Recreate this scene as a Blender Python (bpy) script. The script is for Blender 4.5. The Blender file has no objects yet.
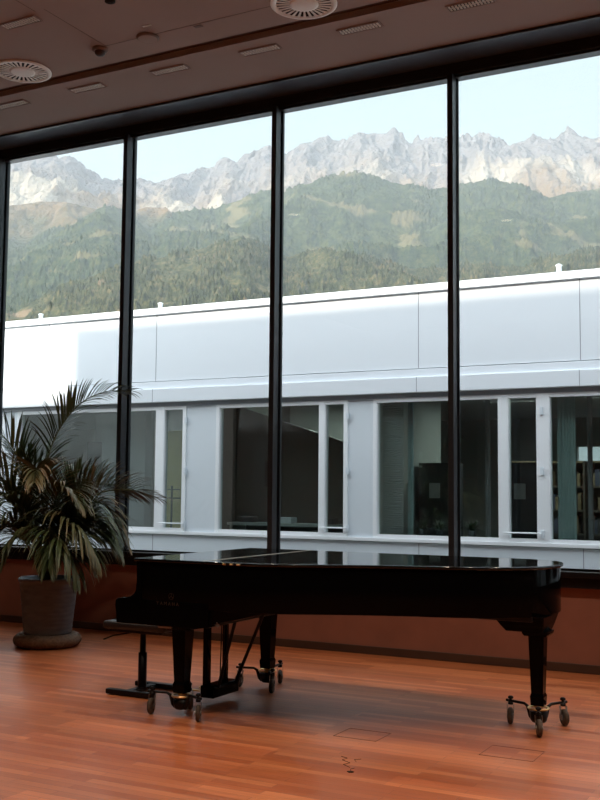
import bpy, bmesh, math, random
import numpy as np
from mathutils import Vector, Matrix
S = bpy.context.scene
C = S.collection
PI = math.pi
rnd = random.Random(4)

# ---------------------------------------------------------------- materials
MATS = {}
def mat(name, col, rough=.5, metal=0., spec=.5, coat=0.):
    m = bpy.data.materials.new(name); m.use_nodes = True
    b = m.node_tree.nodes['Principled BSDF']
    b.inputs['Base Color'].default_value = (*col, 1)
    b.inputs['Roughness'].default_value = rough
    b.inputs['Metallic'].default_value = metal
    b.inputs['Specular IOR Level'].default_value = spec
    b.inputs['Coat Weight'].default_value = coat
    MATS[name] = m
    return m
def nodes(m):
    nt = m.node_tree
    def N(t, **k):
        n = nt.nodes.new(t)
        for a, v in k.items():
            if a in n.inputs.keys() if isinstance(a, str) else False: n.inputs[a].default_value = v
            else: setattr(n, a, v)
        return n
    return nt, N, nt.links.new, nt.nodes['Principled BSDF']
def ramp(N, stops):
    r = N('ShaderNodeValToRGB'); e = r.color_ramp.elements
    while len(e) < len(stops): e.new(.5)
    for i, (p, c) in enumerate(stops):
        e[i].position = p; e[i].color = (*c, 1)
    return r
def noisy(name, c1, c2, scale, rough=.6, metal=0., bump=0., spec=.5, stretch=(1, 1, 1), detail=4, lo=.35, hi=.65):
    m = mat(name, c1, rough, metal, spec); nt, N, L, b = nodes(m)
    tc = N('ShaderNodeTexCoord'); mp = N('ShaderNodeMapping'); mp.inputs['Scale'].default_value = stretch
    L(tc.outputs['Object'], mp.inputs['Vector'])
    no = N('ShaderNodeTexNoise'); no.inputs['Scale'].default_value = scale; no.inputs['Detail'].default_value = detail
    L(mp.outputs[0], no.inputs['Vector'])
    r = ramp(N, [(lo, c1), (hi, c2)]); L(no.outputs['Fac'], r.inputs[0]); L(r.outputs[0], b.inputs['Base Color'])
    if bump:
        bu = N('ShaderNodeBump'); bu.inputs['Strength'].default_value = bump; bu.inputs['Distance'].default_value = .01
        L(no.outputs['Fac'], bu.inputs['Height']); L(bu.outputs[0], b.inputs['Normal'])
    return m
def glass(name, tint, base=.04, rough=0., top=.9):
    m = bpy.data.materials.new(name); m.use_nodes = True; nt = m.node_tree
    for n in list(nt.nodes): nt.nodes.remove(n)
    o = nt.nodes.new('ShaderNodeOutputMaterial'); mx = nt.nodes.new('ShaderNodeMixShader')
    t = nt.nodes.new('ShaderNodeBsdfTransparent'); t.inputs[0].default_value = (*tint, 1)
    g = nt.nodes.new('ShaderNodeBsdfGlossy'); g.inputs['Roughness'].default_value = rough
    lw = nt.nodes.new('ShaderNodeLayerWeight'); lw.inputs['Blend'].default_value = .5
    pw = nt.nodes.new('ShaderNodeMath'); pw.operation = 'POWER'; pw.inputs[1].default_value = 4.
    mr = nt.nodes.new('ShaderNodeMapRange'); mr.inputs['To Min'].default_value = base; mr.inputs['To Max'].default_value = top
    L = nt.links.new
    L(lw.outputs['Facing'], pw.inputs[0]); L(pw.outputs[0], mr.inputs['Value']); L(mr.outputs[0], mx.inputs[0])
    L(t.outputs[0], mx.inputs[1]); L(g.outputs[0], mx.inputs[2]); L(mx.outputs[0], o.inputs[0])
    MATS[name] = m
    return m

lacquer = mat('black_lacquer', (.0022, .0022, .0026), .07, 0, .05)
lacquer_lid = mat('polished_lid', (.0025, .0025, .003), .045, 0, .5)
satin_black = mat('satin_black', (.005, .005, .006), .4, 0, .25)
black_metal = mat('black_metal', (.012, .012, .013), .35, .6)
brass = mat('brass', (.75, .55, .25), .3, 1.)
dim_gold = mat('inlaid_gold', (.06, .045, .032), .45, .5)
rubber = noisy('rubber_tread', (.05, .036, .026), (.085, .06, .04), 60, .7)
steel = mat('worn_steel', (.30, .28, .25), .35, .9)
leather = noisy('black_leather', (.006, .006, .007), (.010, .009, .010), 80, .45, bump=.2)
frame_black = mat('window_frame_black', (.030, .033, .038), .36, .3)
soffit_m = mat('soffit_metal', (.085, .10, .125), .5, .3)
wall_m = noisy('red_brown_wall', (.215, .082, .052), (.25, .095, .06), 3, .75)
skirt_m = noisy('dark_skirting', (.045, .020, .012), (.06, .028, .016), 8, .5, stretch=(.2, 1, 1))
inner_wall = mat('dim_wall', (.22, .17, .14), .8)
ceil_m = noisy('taupe_ceiling', (.37, .285, .24), (.39, .30, .255), 1.5, .8)
ceil_groove = mat('ceiling_groove', (.09, .06, .048), .8)
white_cer = mat('diffuser_white', (.93, .92, .84), .5)
slot_dark = mat('slot_shadow', (.006, .005, .004), .9)
grille_m = mat('grille_grey', (.75, .70, .60), .5)
det_m = mat('detector_brown', (.20, .14, .11), .6)
pot_m = noisy('pot_grey', (.070, .080, .088), (.098, .108, .115), 10, .6, stretch=(1, 1, 3))
soil = noisy('soil', (.02, .014, .01), (.05, .035, .025), 60, .95, bump=.8)
basket = noisy('woven_ring', (.11, .062, .035), (.19, .11, .06), 40, .75, bump=.6)
stemg = noisy('frond_stem', (.05, .07, .025), (.10, .11, .04), 8, .5, stretch=(1, 1, .3))
glass_m = glass('clear_pane', (.965, .975, .97), .03)
glass_f = glass('office_pane', (.82, .88, .86), .17)

# palm leaf: green with tan ends
leaf = mat('palm_leaf', (.05, .08, .03), .45); nt, N, L, b = nodes(leaf)
at = N('ShaderNodeAttribute'); at.attribute_name = 'ripe'
tc = N('ShaderNodeTexCoord'); no = N('ShaderNodeTexNoise'); no.inputs['Scale'].default_value = 3.; L(tc.outputs['Object'], no.inputs['Vector'])
ad = N('ShaderNodeMath'); ad.operation = 'ADD'; L(at.outputs['Fac'], ad.inputs[0])
sb = N('ShaderNodeMath'); sb.operation = 'MULTIPLY_ADD'; sb.inputs[1].default_value = .8; sb.inputs[2].default_value = -.4
L(no.outputs['Fac'], sb.inputs[0]); L(sb.outputs[0], ad.inputs[1])
r = ramp(N, [(.0, (.028, .05, .022)), (.45, (.055, .085, .03)), (.8, (.14, .12, .05)), (1., (.24, .15, .07))])
L(ad.outputs[0], r.inputs[0]); L(r.outputs[0], b.inputs['Base Color'])

# parquet: strips along the window wall
floor_m = mat('parquet', (.4, .13, .06), .32, 0, .5); nt, N, L, b = nodes(floor_m)
tc = N('ShaderNodeTexCoord')
def brick(w, h, c1, c2, off=.5, mort=.0012):
    br = N('ShaderNodeTexBrick'); br.offset = off; br.offset_frequency = 2; br.squash = 1.
    for k, v in (('Scale', 1.), ('Brick Width', w), ('Row Height', h), ('Mortar Size', mort), ('Mortar Smooth', .1), ('Bias', 0.)): br.inputs[k].default_value = v
    br.inputs['Color1'].default_value = (*c1, 1); br.inputs['Color2'].default_value = (*c2, 1)
    br.inputs['Mortar'].default_value = (.16, .05, .025, 1)
    L(tc.outputs['Object'], br.inputs['Vector']); return br
b1 = brick(.93, .068, (.36, .098, .036), (.55, .195, .080), .37)
b2 = brick(.93*1.7, .068*3, (.80, .78, .76), (1.12, 1.12, 1.12), .45, 0)
b2.inputs['Mortar'].default_value = (1, 1, 1, 1)
mp = N('ShaderNodeMapping'); mp.inputs['Scale'].default_value = (1.2, 22, 1); L(tc.outputs['Object'], mp.inputs['Vector'])
no = N('ShaderNodeTexNoise'); no.inputs['Scale'].default_value = 2.2; no.inputs['Detail'].default_value = 6; L(mp.outputs[0], no.inputs['Vector'])
gr = ramp(N, [(.3, (.80, .76, .72)), (.7, (1.1, 1.1, 1.1))]); L(no.outputs['Fac'], gr.inputs[0])
m1 = N('ShaderNodeMix'); m1.data_type = 'RGBA'; m1.blend_type = 'MULTIPLY'; m1.inputs['Factor'].default_value = 1
m2 = N('ShaderNodeMix'); m2.data_type = 'RGBA'; m2.blend_type = 'MULTIPLY'; m2.inputs['Factor'].default_value = 1
L(b1.outputs['Color'], m1.inputs['A']); L(b2.outputs['Color'], m1.inputs['B'])
L(m1.outputs['Result'], m2.inputs['A']); L(gr.outputs[0], m2.inputs['B']); L(m2.outputs['Result'], b.inputs['Base Color'])
rr = N('ShaderNodeMapRange'); rr.inputs['To Min'].default_value = .26; rr.inputs['To Max'].default_value = .42; L(no.outputs['Fac'], rr.inputs['Value'])
L(rr.outputs[0], b.inputs['Roughness'])
bu = N('ShaderNodeBump'); bu.inputs['Strength'].default_value = .12; bu.inputs['Distance'].default_value = .003
L(no.outputs['Fac'], bu.inputs['Height']); L(bu.outputs[0], b.inputs['Normal'])

# facade
alu = mat('white_aluminium', (.78, .82, .86), .38, 0, .5)
alu_frame = mat('white_window_frame', (.84, .86, .88), .35)
alu_dim = mat('aluminium_panel', (.69, .745, .79), .42)
seam_m = mat('panel_seam', (.30, .32, .35), .7)
office_in = mat('office_wall', (.46, .48, .47), .8)
office_fl = mat('office_floor', (.16, .15, .14), .6)
beige_m = mat('olive_beige_wall', (.62, .52, .24), .7)
dark_furn = mat('dark_cabinet', (.05, .055, .065), .5)
shelf_m = mat('dark_shelf', (.10, .085, .07), .5)
teal_m = mat('teal_curtain', (.58, .72, .72), .8)
greyboard = mat('grey_board', (.36, .35, .38), .7)
blind_m = mat('blind_grey', (.45, .46, .47), .6)
notice_m = mat('notice_white', (.7, .72, .74), .6)
book_m = [mat('book_%s' % n, c, .7) for n, c in (('red', (.16, .06, .05)), ('grey', (.14, .14, .14)), ('tan', (.22, .17, .10)), ('blue', (.06, .08, .13)), ('dark', (.05, .05, .05)))]
ground_m = noisy('ground_gravel', (.20, .21, .18), (.26, .26, .23), .6, .9)
outer_m = mat('outer_concrete', (.42, .41, .39), .8)

# mountains
def rock_mat():
    m = mat('limestone_rock', (.5, .45, .4), .95, 0, .1); nt, N, L, b = nodes(m)
    at = N('ShaderNodeAttribute'); at.attribute_name = 'h'
    g = N('ShaderNodeTexCoord'); no = N('ShaderNodeTexNoise'); no.inputs['Scale'].default_value = .0032; no.inputs['Detail'].default_value = 9; no.inputs['Roughness'].default_value = .62
    L(g.outputs['Object'], no.inputs['Vector'])
    mp = N('ShaderNodeMath'); mp.operation = 'MULTIPLY_ADD'; mp.inputs[1].default_value = .75; mp.inputs[2].default_value = -.375; L(no.outputs['Fac'], mp.inputs[0])
    ad = N('ShaderNodeMath'); ad.operation = 'ADD'; L(at.outputs['Fac'], ad.inputs[0]); L(mp.outputs[0], ad.inputs[1])
    r = ramp(N, [(.30, (.04, .052, .022)), (.42, (.08, .076, .036)), (.52, (.165, .115, .06)), (.66, (.19, .135, .08)), (.76, (.20, .165, .135)), (.9, (.155, .145, .145))])
    L(ad.outputs[0], r.inputs[0])
    n2 = N('ShaderNodeTexNoise'); n2.inputs['Scale'].default_value = .0021; n2.inputs['Detail'].default_value = 5; L(g.outputs['Object'], n2.inputs['Vector'])
    sc = N('ShaderNodeAttribute'); sc.attribute_name = 'scree'
    mu = N('ShaderNodeMath'); mu.operation = 'MULTIPLY'; L(sc.outputs['Fac'], mu.inputs[0])
    r2 = ramp(N, [(.46, (0, 0, 0)), (.56, (1, 1, 1))]); L(n2.outputs['Fac'], r2.inputs[0]); L(r2.outputs[0], mu.inputs[1])
    mx = N('ShaderNodeMix'); mx.data_type = 'RGBA'; L(mu.outputs[0], mx.inputs['Factor']); L(r.outputs[0], mx.inputs['A']); mx.inputs['B'].default_value = (.36, .32, .26, 1)
    L(mx.outputs['Result'], b.inputs['Base Color'])
    bu = N('ShaderNodeBump'); bu.inputs['Strength'].default_value = 1.; bu.inputs['Distance'].default_value = 90.
    n3 = N('ShaderNodeTexNoise'); n3.inputs['Scale'].default_value = .012; n3.inputs['Detail'].default_value = 6; L(g.outputs['Object'], n3.inputs['Vector'])
    L(n3.outputs['Fac'], bu.inputs['Height']); L(bu.outputs[0], b.inputs['Normal'])
    return m
def forest_mat(name, cols, meadow, thr, scale=.004):
    m = mat(name, cols[0], 1., 0, .05); nt, N, L, b = nodes(m)
    g = N('ShaderNodeTexCoord'); no = N('ShaderNodeTexNoise'); no.inputs['Scale'].default_value = .03; no.inputs['Detail'].default_value = 8; no.inputs['Roughness'].default_value = .8
    L(g.outputs['Object'], no.inputs['Vector'])
    r = ramp(N, [(.40, cols[0]), (.5, cols[1]), (.62, cols[2])]); L(no.outputs['Fac'], r.inputs[0])
    n2 = N('ShaderNodeTexNoise'); n2.inputs['Scale'].default_value = scale; n2.inputs['Detail'].default_value = 4; n2.inputs['Distortion'].default_value = .6; L(g.outputs['Object'], n2.inputs['Vector'])
    r2 = ramp(N, [(thr, (0, 0, 0)), (thr+.035, (1, 1, 1))]); L(n2.outputs['Fac'], r2.inputs[0])
    mx = N('ShaderNodeMix'); mx.data_type = 'RGBA'; L(r2.outputs[0], mx.inputs['Factor']); L(r.outputs[0], mx.inputs['A']); mx.inputs['B'].default_value = (*meadow, 1)
    L(mx.outputs['Result'], b.inputs['Base Color'])
    return m
rock_m = rock_mat()
forest_far = forest_mat('upper_forest', [(.010, .020, .008), (.030, .046, .016), (.080, .082, .030)], (.13, .115, .055), .60)
forest_near = forest_mat('lower_forest', [(.014, .020, .010), (.045, .052, .022), (.13, .105, .050)], (.17, .125, .075), .64, .006)

# ---------------------------------------------------------------- mesh helper
class MB:
    def __init__(s): s.v = []; s.f = []; s.sm = []
    def add(s, vs, fs, smooth=False):
        o = len(s.v); s.v += [tuple(v) for v in vs]
        s.f += [tuple(i+o for i in f) for f in fs]; s.sm += [smooth]*len(fs)
        return s
    def box(s, x0, x1, y0, y1, z0, z1):
        vs = [(x, y, z) for z in (z0, z1) for y in (y0, y1) for x in (x0, x1)]
        return s.add(vs, [(0, 2, 3, 1), (4, 5, 7, 6), (0, 1, 5, 4), (2, 6, 7, 3), (0, 4, 6, 2), (1, 3, 7, 5)])
    def frustum(s, cx, cy, secs):     # secs: (z, hx, hy[, dx])
        vs = []; fs = []
        for q in secs:
            z, hx, hy = q[:3]; d = q[3] if len(q) > 3 else 0
            vs += [(cx-hx+d, cy-hy, z), (cx+hx+d, cy-hy, z), (cx+hx+d, cy+hy, z), (cx-hx+d, cy+hy, z)]
        n = len(secs)
        for i in range(n-1):
            for k in range(4): fs.append((i*4+k, i*4+(k+1) % 4, i*4+4+(k+1) % 4, i*4+4+k))
        fs += [(3, 2, 1, 0), tuple(range(n*4-4, n*4))]
        return s.add(vs, fs)
    def prism(s, pts, z0, z1, smooth=False):   # plan outline (ccw) extruded in z
        n = len(pts); vs = [(x, y, z0) for x, y in pts]+[(x, y, z1) for x, y in pts]
        return s.add(vs, [tuple(range(n-1, -1, -1)), tuple(range(n, 2*n))]+[(i, (i+1) % n, n+(i+1) % n, n+i) for i in range(n)], smooth)
    def prism_y(s, pts, y0, y1):      # outline in XZ extruded along y
        n = len(pts); vs = [(x, y0, z) for x, z in pts]+[(x, y1, z) for x, z in pts]
        return s.add(vs, [tuple(range(n)), tuple(range(2*n-1, n-1, -1))]+[((i+1) % n, i, n+i, n+(i+1) % n) for i in range(n)])
    def lathe(s, cx, cy, prof, n=32, cap=True):
        vs = []; fs = []
        for r, z in prof:
            for k in range(n): a = 2*PI*k/n; vs.append((cx+r*math.cos(a), cy+r*math.sin(a), z))
        for i in range(len(prof)-1):
            for k in range(n): fs.append((i*n+k, i*n+(k+1) % n, (i+1)*n+(k+1) % n, (i+1)*n+k))
        s.add(vs, fs, True)
        if cap:
            m = len(prof)-1
            s.add(vs[:n], [tuple(range(n-1, -1, -1))]); s.add(vs[m*n:], [tuple(range(n))])
        return s
    def tube(s, pts, r, n=8, cap=True):
        P = [Vector(p) for p in pts]; R = r if isinstance(r, (list, tuple)) else [r]*len(P)
        vs = []; fs = []; prev = None
        for i, p in enumerate(P):
            t = (P[min(i+1, len(P)-1)]-P[max(i-1, 0)]).normalized()
            if prev is None: a = t.orthogonal().normalized()
            else: a = (prev-t*prev.dot(t)).normalized()
            prev = a; bb = t.cross(a)
            for k in range(n):
                an = 2*PI*k/n; vs.append(p+(a*math.cos(an)+bb*math.sin(an))*R[i])
        for i in range(len(P)-1):
            for k in range(n): fs.append((i*n+k, i*n+(k+1) % n, (i+1)*n+(k+1) % n, (i+1)*n+k))
        s.add(vs, fs, True)
        if cap: s.add(vs[:n], [tuple(range(n-1, -1, -1))]); s.add(vs[-n:], [tuple(range(n))])
        return s
    def build(s, name, m, parent=None, bevel=0, seg=2, loc=None):
        base = Vector(parent['_w']) if parent is not None else Vector(loc or (0, 0, 0))
        me = bpy.data.meshes.new(name)
        me.from_pydata([tuple(Vector(v)-base) for v in s.v], [], s.f); me.update()
        for p, q in zip(me.polygons, s.sm): p.use_smooth = q
        if m is not None: me.materials.append(m)
        o = bpy.data.objects.new(name, me); C.objects.link(o)
        o['_w'] = tuple(base)
        if parent is not None: o.parent = parent
        else: o.location = base
        if bevel:
            bv = o.modifiers.new('bevel', 'BEVEL'); bv.width = bevel; bv.segments = seg; bv.limit_method = 'ANGLE'; bv.angle_limit = .6
            if seg > 1:
                bv.harden_normals = False
        return o
def tag(o, label=None, cat=None, group=None, kind=None):
    if label: o['label'] = label
    if cat: o['category'] = cat
    if group: o['group'] = group
    if kind: o['kind'] = kind
    return o
def thing(name, loc, label=None, cat=None, group=None, kind=None):
    o = bpy.data.objects.new(name, None); C.objects.link(o); o.location = loc; o['_w'] = tuple(loc)
    o.empty_display_size = .1
    return tag(o, label, cat, group, kind)
def struct(o): o['kind'] = 'structure'; return o

# ---------------------------------------------------------------- room shell
WY = 9.358; CZ = 5.69
XL, XR, YB = -11.102, 4.444, -6.
MX = [-9.159+1.9432*i for i in range(7)]
struct(MB().box(XL-.3, XR+.3, YB-.3, WY+.1, -.3, 0).build('floor', floor_m))
# ceiling in two bays with the sunk dark joint between
cb = MB()
cb.box(XL-.3, XR+.3, YB-.3, 7.79, CZ, CZ+.12); cb.box(XL-.3, XR+.3, 7.95, 8.85, CZ, CZ+.12)
ce = struct(cb.build('ceiling', ceil_m))
g = MB().box(XL-.3, XR+.3, 7.79, 7.95, CZ+.06, CZ+.12).build('ceiling_joint', ceil_groove, ce)
for (x0, x1, y0, y1) in ((-6.05, -6.045, 6.6, 7.44), (-6.05, -3.2, 7.435, 7.44), (-6.15, -6.145, 5.2, 6.6)):
    MB().box(x0, x1, y0, y1, CZ-.001, CZ).build('panel_joint', ceil_groove, ce)
struct(MB().box(XL-.3, XR+.3, WY, WY+.14, -.3, .74).build('wall_north', wall_m))
struct(MB().box(XL-.3, XL, YB-.3, WY+.14, 0, CZ+.12).build('wall_west', inner_wall))
struct(MB().box(XR, XR+.3, YB-.3, WY+.14, 0, CZ+.12).build('wall_east', inner_wall))
struct(MB().box(XL-.3, XR+.3, YB-.3, YB, 0, CZ+.12).build('wall_south', inner_wall))
struct(MB().box(XL, XR, WY-.018, WY, 0, .078).build('baseboard_north', skirt_m, bevel=.004))
# sill bar, head bar, soffit
sb = MB().box(XL, XR, WY-.09, WY+.14, .83, .88).box(XL, XR, WY-.05, WY+.12, .735, .835)
struct(sb.build('trim_1', satin_black, bevel=.004))
struct(MB().box(XL, XR, WY-.05, WY+.12, 5.60, 5.71).box(XL, XR, WY-.02, WY+.1, 5.575, 5.60).build('trim_2', frame_black, bevel=.004))
struct(MB().box(XL, XR, 8.87, WY+.14, 5.71, 5.82).build('trim_3', soffit_m))
struct(MB().box(XL, XR, 8.85, 8.88, 5.665, 5.82).build('trim_4', frame_black, bevel=.004))
# panes with slim frames, mullions between
for i in range(-1, 7):
    x0 = MX[i] if i >= 0 else XL; x1 = MX[i+1] if i < 6 else XR
    w = thing('window_%d' % (i+2), ((x0+x1)/2, WY, .88), kind='structure')
    MB().box(x0+.02, x1-.02, WY+.022, WY+.034, .875, 5.60).build('glass_pane', glass_m, w)
    fr = MB(); a, b_, c, d = x0+.03, x1-.03, .88, 5.60
    for q in ((a, a+.012, c, d), (b_-.012, b_, c, d), (a, b_, c, c+.02), (a, b_, d-.02, d)): fr.box(q[0], q[1], WY+.035, WY+.055, q[2], q[3])
    fr.build('frame', satin_black, w)
for i, x in enumerate(MX):
    mb = MB().box(x-.028, x+.028, WY-.088, WY+.015, .88, 5.60).box(x-.014, x+.014, WY+.015, WY+.04, .88, 5.60).box(x-.026, x+.026, WY+.04, WY+.10, .88, 5.60)
    struct(mb.build('trim_%d' % (i+5), frame_black, bevel=.003))
# our building outside: roof slab, added lower shading wing, outer walls
struct(MB().box(-14.6, 9, -12, WY+.16, 5.82, 6.05).build('roof_slab', outer_m))
struct(MB().box(-14.6, XL-.3, -12, WY+.14, -4, 5.82).box(XL-.3, XR+.3, WY, WY+.14, -4, -.3).box(XR+.3, 9, -12, WY+.14, -4, 5.82).build('outer_wall', outer_m))
struct(MB().box(-30, -14.6, -12, WY+.14, -4, 4.78).build('shading_wing', outer_m))  # unseen block, height set to shade the left end of the facade
struct(MB().box(-400, 400, -400, 700, -4.3, -4).build('ground', ground_m))

# ---------------------------------------------------------------- ceiling fittings
def slot(x, y, label):
    t = thing('ceiling_grille', (x, y, CZ), label, 'vent', 'slot grilles in the ceiling')
    MB().box(x-.20, x+.20, y-.055, y+.055, CZ-.004, CZ-.0005).build('backing', slot_dark, t)
    f = MB()
    f.box(x-.205, x+.205, y-.06, y-.052, CZ-.010, CZ-.0005).box(x-.205, x+.205, y+.052, y+.06, CZ-.010, CZ-.0005)
    f.box(x-.205, x-.197, y-.052, y+.052, CZ-.010, CZ-.0005).box(x+.197, x+.205, y-.052, y+.052, CZ-.010, CZ-.0005)
    f.build('frame', ceil_m, t)
    g = MB()
    for k in range(13): g.box(x-.18+k*.03-.009, x-.18+k*.03+.009, y-.042, y-.010, CZ-.009, CZ-.004).box(x-.18+k*.03-.009, x-.18+k*.03+.009, y+.010, y+.042, CZ-.009, CZ-.004)
    g.box(x-.19, x+.19, y-.004, y+.004, CZ-.009, CZ-.004)
    g.build('grille', grille_m, t)
    return t
names = ['leftmost slot grille in the ceiling row nearest the window', 'slot grille second from left in the row nearest the window, above the first tall pane',
         'slot grille third from left in the row nearest the window', 'middle slot grille of the window row, left of the big round diffuser',
         'slot grille in the window row just right of the big round diffuser', 'rightmost visible slot grille in the row nearest the window']
for i in range(6): slot(-7.89+1.029*i, 8.165, names[i])
slot(-6.41, 6.70, 'slot grille at top left corner, away from the window behind the ceiling joint')
def diffuser(x, y, label):
    t = thing('round_air_diffuser', (x, y, CZ), label, 'air vent', 'round swirl diffusers')
    R = .285
    MB().lathe(x, y, [(R, CZ-.001), (R, CZ-.010), (R-.02, CZ-.016), (R-.05, CZ-.012), (R-.05, CZ-.001)], 48).build('rim', white_cer, t)
    MB().lathe(x, y, [(R-.05, CZ-.002), (R-.05, CZ-.006)], 48).build('backing', slot_dark, t)
    MB().lathe(x, y, [(.125, CZ-.006), (.125, CZ-.014), (.10, CZ-.018), (0.001, CZ-.020)], 40).build('hub', white_cer, t)
    n = 28
    b = MB()
    for k in range(n):
        a = 2*PI*k/n; w0, w1 = .0065, .0125
        c, s_ = math.cos(a), math.sin(a)
        pts = [(x+c*.12+s_*w0, y+s_*.12-c*w0), (x+c*(R-.04)+s_*w1, y+s_*(R-.04)-c*w1), (x+c*(R-.04)-s_*w1, y+s_*(R-.04)+c*w1), (x+c*.12-s_*w0, y+s_*.12+c*w0)]
        b.prism(pts, CZ-.013, CZ-.007)
    b.build('vanes', white_cer, t)
diffuser(-7.16, 7.53, 'white round swirl air diffuser at the left edge of the ceiling')
diffuser(-4.00, 7.52, 'white round swirl air diffuser at the top middle, cut by the photo edge')
t = thing('smoke_detector', (-6.13, 7.46, CZ), 'small domed smoke detector on the brown ceiling', 'smoke detector')
MB().lathe(-6.13, 7.46, [(.075, CZ-.001), (.075, CZ-.02), (.06, CZ-.03)], 28).build('base', det_m, t)
MB().lathe(-6.13, 7.46, [(.052, CZ-.03), (.048, CZ-.055), (.03, CZ-.07), (.001, CZ-.074)], 28).build('sensor_head', mat('detector_dark', (.06, .04, .035), .5), t)
t = thing('ceiling_speaker', (-5.58, 7.46, CZ), 'shallow round ceiling speaker beside the smoke detector', 'speaker')
MB().lathe(-5.58, 7.46, [(.105, CZ-.001), (.105, CZ-.012), (.09, CZ-.022)], 32).build('rim', det_m, t)
MB().lathe(-5.58, 7.46, [(.088, CZ-.022), (.05, CZ-.026), (.001, CZ-.027)], 32).build('mesh_cover', ceil_m, t)
tag(MB().box(-5.49, -5.40, 7.25, 7.27, CZ-.006, CZ-.0005).build('ceiling_clip', grille_m), 'tiny pale strip on the ceiling beside the round speaker', 'clip')
tag(MB().box(-5.08, -5.00, 7.46, 7.50, CZ-.006, CZ-.0005).build('sensor_plate', det_m), 'small flat brown plate on the ceiling right of the speaker', 'plate')
tag(MB().lathe(-5.43, 6.72, [(.045, CZ-.0005), (.045, CZ-.02), (.02, CZ-.03)], 20).build('sprinkler_cap', slot_dark), 'small dark round cap at the top edge of the ceiling', 'cap')

# ---------------------------------------------------------------- grand piano
PX = thing('grand_piano', (-4.2, 6.8, 0), 'long black lacquered concert grand piano with closed lid, in front of the windows', 'grand piano')
bent = [(-3.72, 6.03), (-3.52, 6.06), (-3.32, 6.13), (-3.12, 6.23), (-2.92, 6.33), (-2.70, 6.42), (-2.48, 6.49), (-2.28, 6.56), (-2.10, 6.65),
        (-1.96, 6.77), (-1.865, 6.92), (-1.82, 7.10), (-1.82, 7.27), (-1.86, 7.42), (-1.95, 7.53), (-2.09, 7.59), (-2.25, 7.60)]
def catmull(P, n=4):
    out = []
    for i in range(len(P)-1):
        p0, p1, p2, p3 = P[max(i-1, 0)], P[i], P[i+1], P[min(i+2, len(P)-1)]
        for k in range(n):
            t = k/n
            out.append(tuple(.5*((2*b)+(c-a)*t+(2*a-5*b+4*c-d)*t*t+(3*b-a-3*c+d)*t**3) for a, b, c, d in zip(p0, p1, p2, p3)))
    out.append(tuple(P[-1])); return out
bc = catmull(bent, 3)
def offset(P, d):
    out = []
    for i, p in enumerate(P):
        a = Vector(P[max(i-1, 0)]); c = Vector(P[min(i+1, len(P)-1)]); t = (c-a).normalized()
        out.append((p[0]+t.y*d, p[1]-t.x*d))
    return out
outline = [(-4.46, 6.03)]+bc+[(-4.46, 7.60)]
rim = MB().prism(outline, .755, 1.064, True).build('rim', lacquer, PX, .006)
for p in rim.data.polygons:
    if abs(p.normal.z) > .5 or len(p.vertices) > 4: p.use_smooth = False
# keybed and the moulding under the rim
MB().box(-4.67, -3.88, 6.04, 7.59, .655, .76).build('keybed', lacquer, PX, .008)
MB().box(-4.64, -3.95, 6.10, 7.53, .625, .655).build('keybed_frame', satin_black, PX, .004)
armp = [(-4.46, 1.064), (-4.505, 1.064), (-4.50, .95), (-4.505, .865), (-4.52, .838), (-4.55, .817), (-4.60, .805), (-4.66, .80), (-4.68, .785), (-4.685, .75), (-4.675, .70), (-4.67, .625), (-4.0, .625), (-3.9, .64), (-3.9, .80), (-4.46, .80)]
for y0 in (6.024, 7.50):
    MB().prism_y(armp, y0, y0+.10).build('arm', lacquer, PX, .004)
MB().box(-4.665, -4.62, 6.12, 7.51, .66, .735).build('key_slip', lacquer, PX, .006)
MB().prism_y([(-4.63, .735), (-4.46, .735), (-4.46, .98), (-4.485, .97), (-4.50, .86), (-4.53, .80), (-4.63, .775)], 6.125, 7.50).build('fallboard', lacquer, PX, .004)
# lid in two leaves
lo = offset(bc, .018)
lid = MB().prism([(-3.935, 6.012)]+[(-3.74, 6.012)]+lo[1:-1]+[(-2.25, 7.618), (-3.935, 7.618)], 1.064, 1.086, True).build('lid', lacquer_lid, PX, .008, 3)
for p in lid.data.polygons:
    if len(p.vertices) > 4: p.use_smooth = False
fl = MB().prism([(-4.52, 6.012), (-3.94, 6.012), (-3.94, 7.618), (-4.52, 7.618)], 1.064, 1.086).build('lid_flap', lacquer_lid, PX, .006, 3)
MB().box(-3.9425, -3.9325, 6.02, 7.61, 1.0855, 1.0885).build('lid_hinge', mat('pale_hinge', (.55, .50, .40), .35, .7), PX)
for x in (-3.765, -3.71, -3.655):
    MB().tube([(x-.012, 6.0115, 1.074), (x+.012, 6.0115, 1.074)], .006, 8).build('hinge_knuckle', brass, PX)
# music-side lock plate and tail end blocks
MB().box(-2.36, -1.90, 6.84, 7.26, .722, .757).build('tail_block', satin_black, PX, .006)
MB().frustum(-2.0, 7.05, [(.645, .125, .12, .02), (.69, .15, .15, .01), (.757, .175, .20)]).build('tail_block', lacquer, PX, .006)
for y in (7.08, 7.36): MB().box(-3.88, -2.35, y-.04, y+.04, .70, .757).build('beam', satin_black, PX)
MB().tube([(-3.885, 6.1, .665), (-3.90, 6.16, .64)], .012, 8).build('bracket', steel, PX)
MB().box(-4.33, -4.22, 6.05, 6.08, .610, .626).build('bracket', steel, PX, .004)
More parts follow.
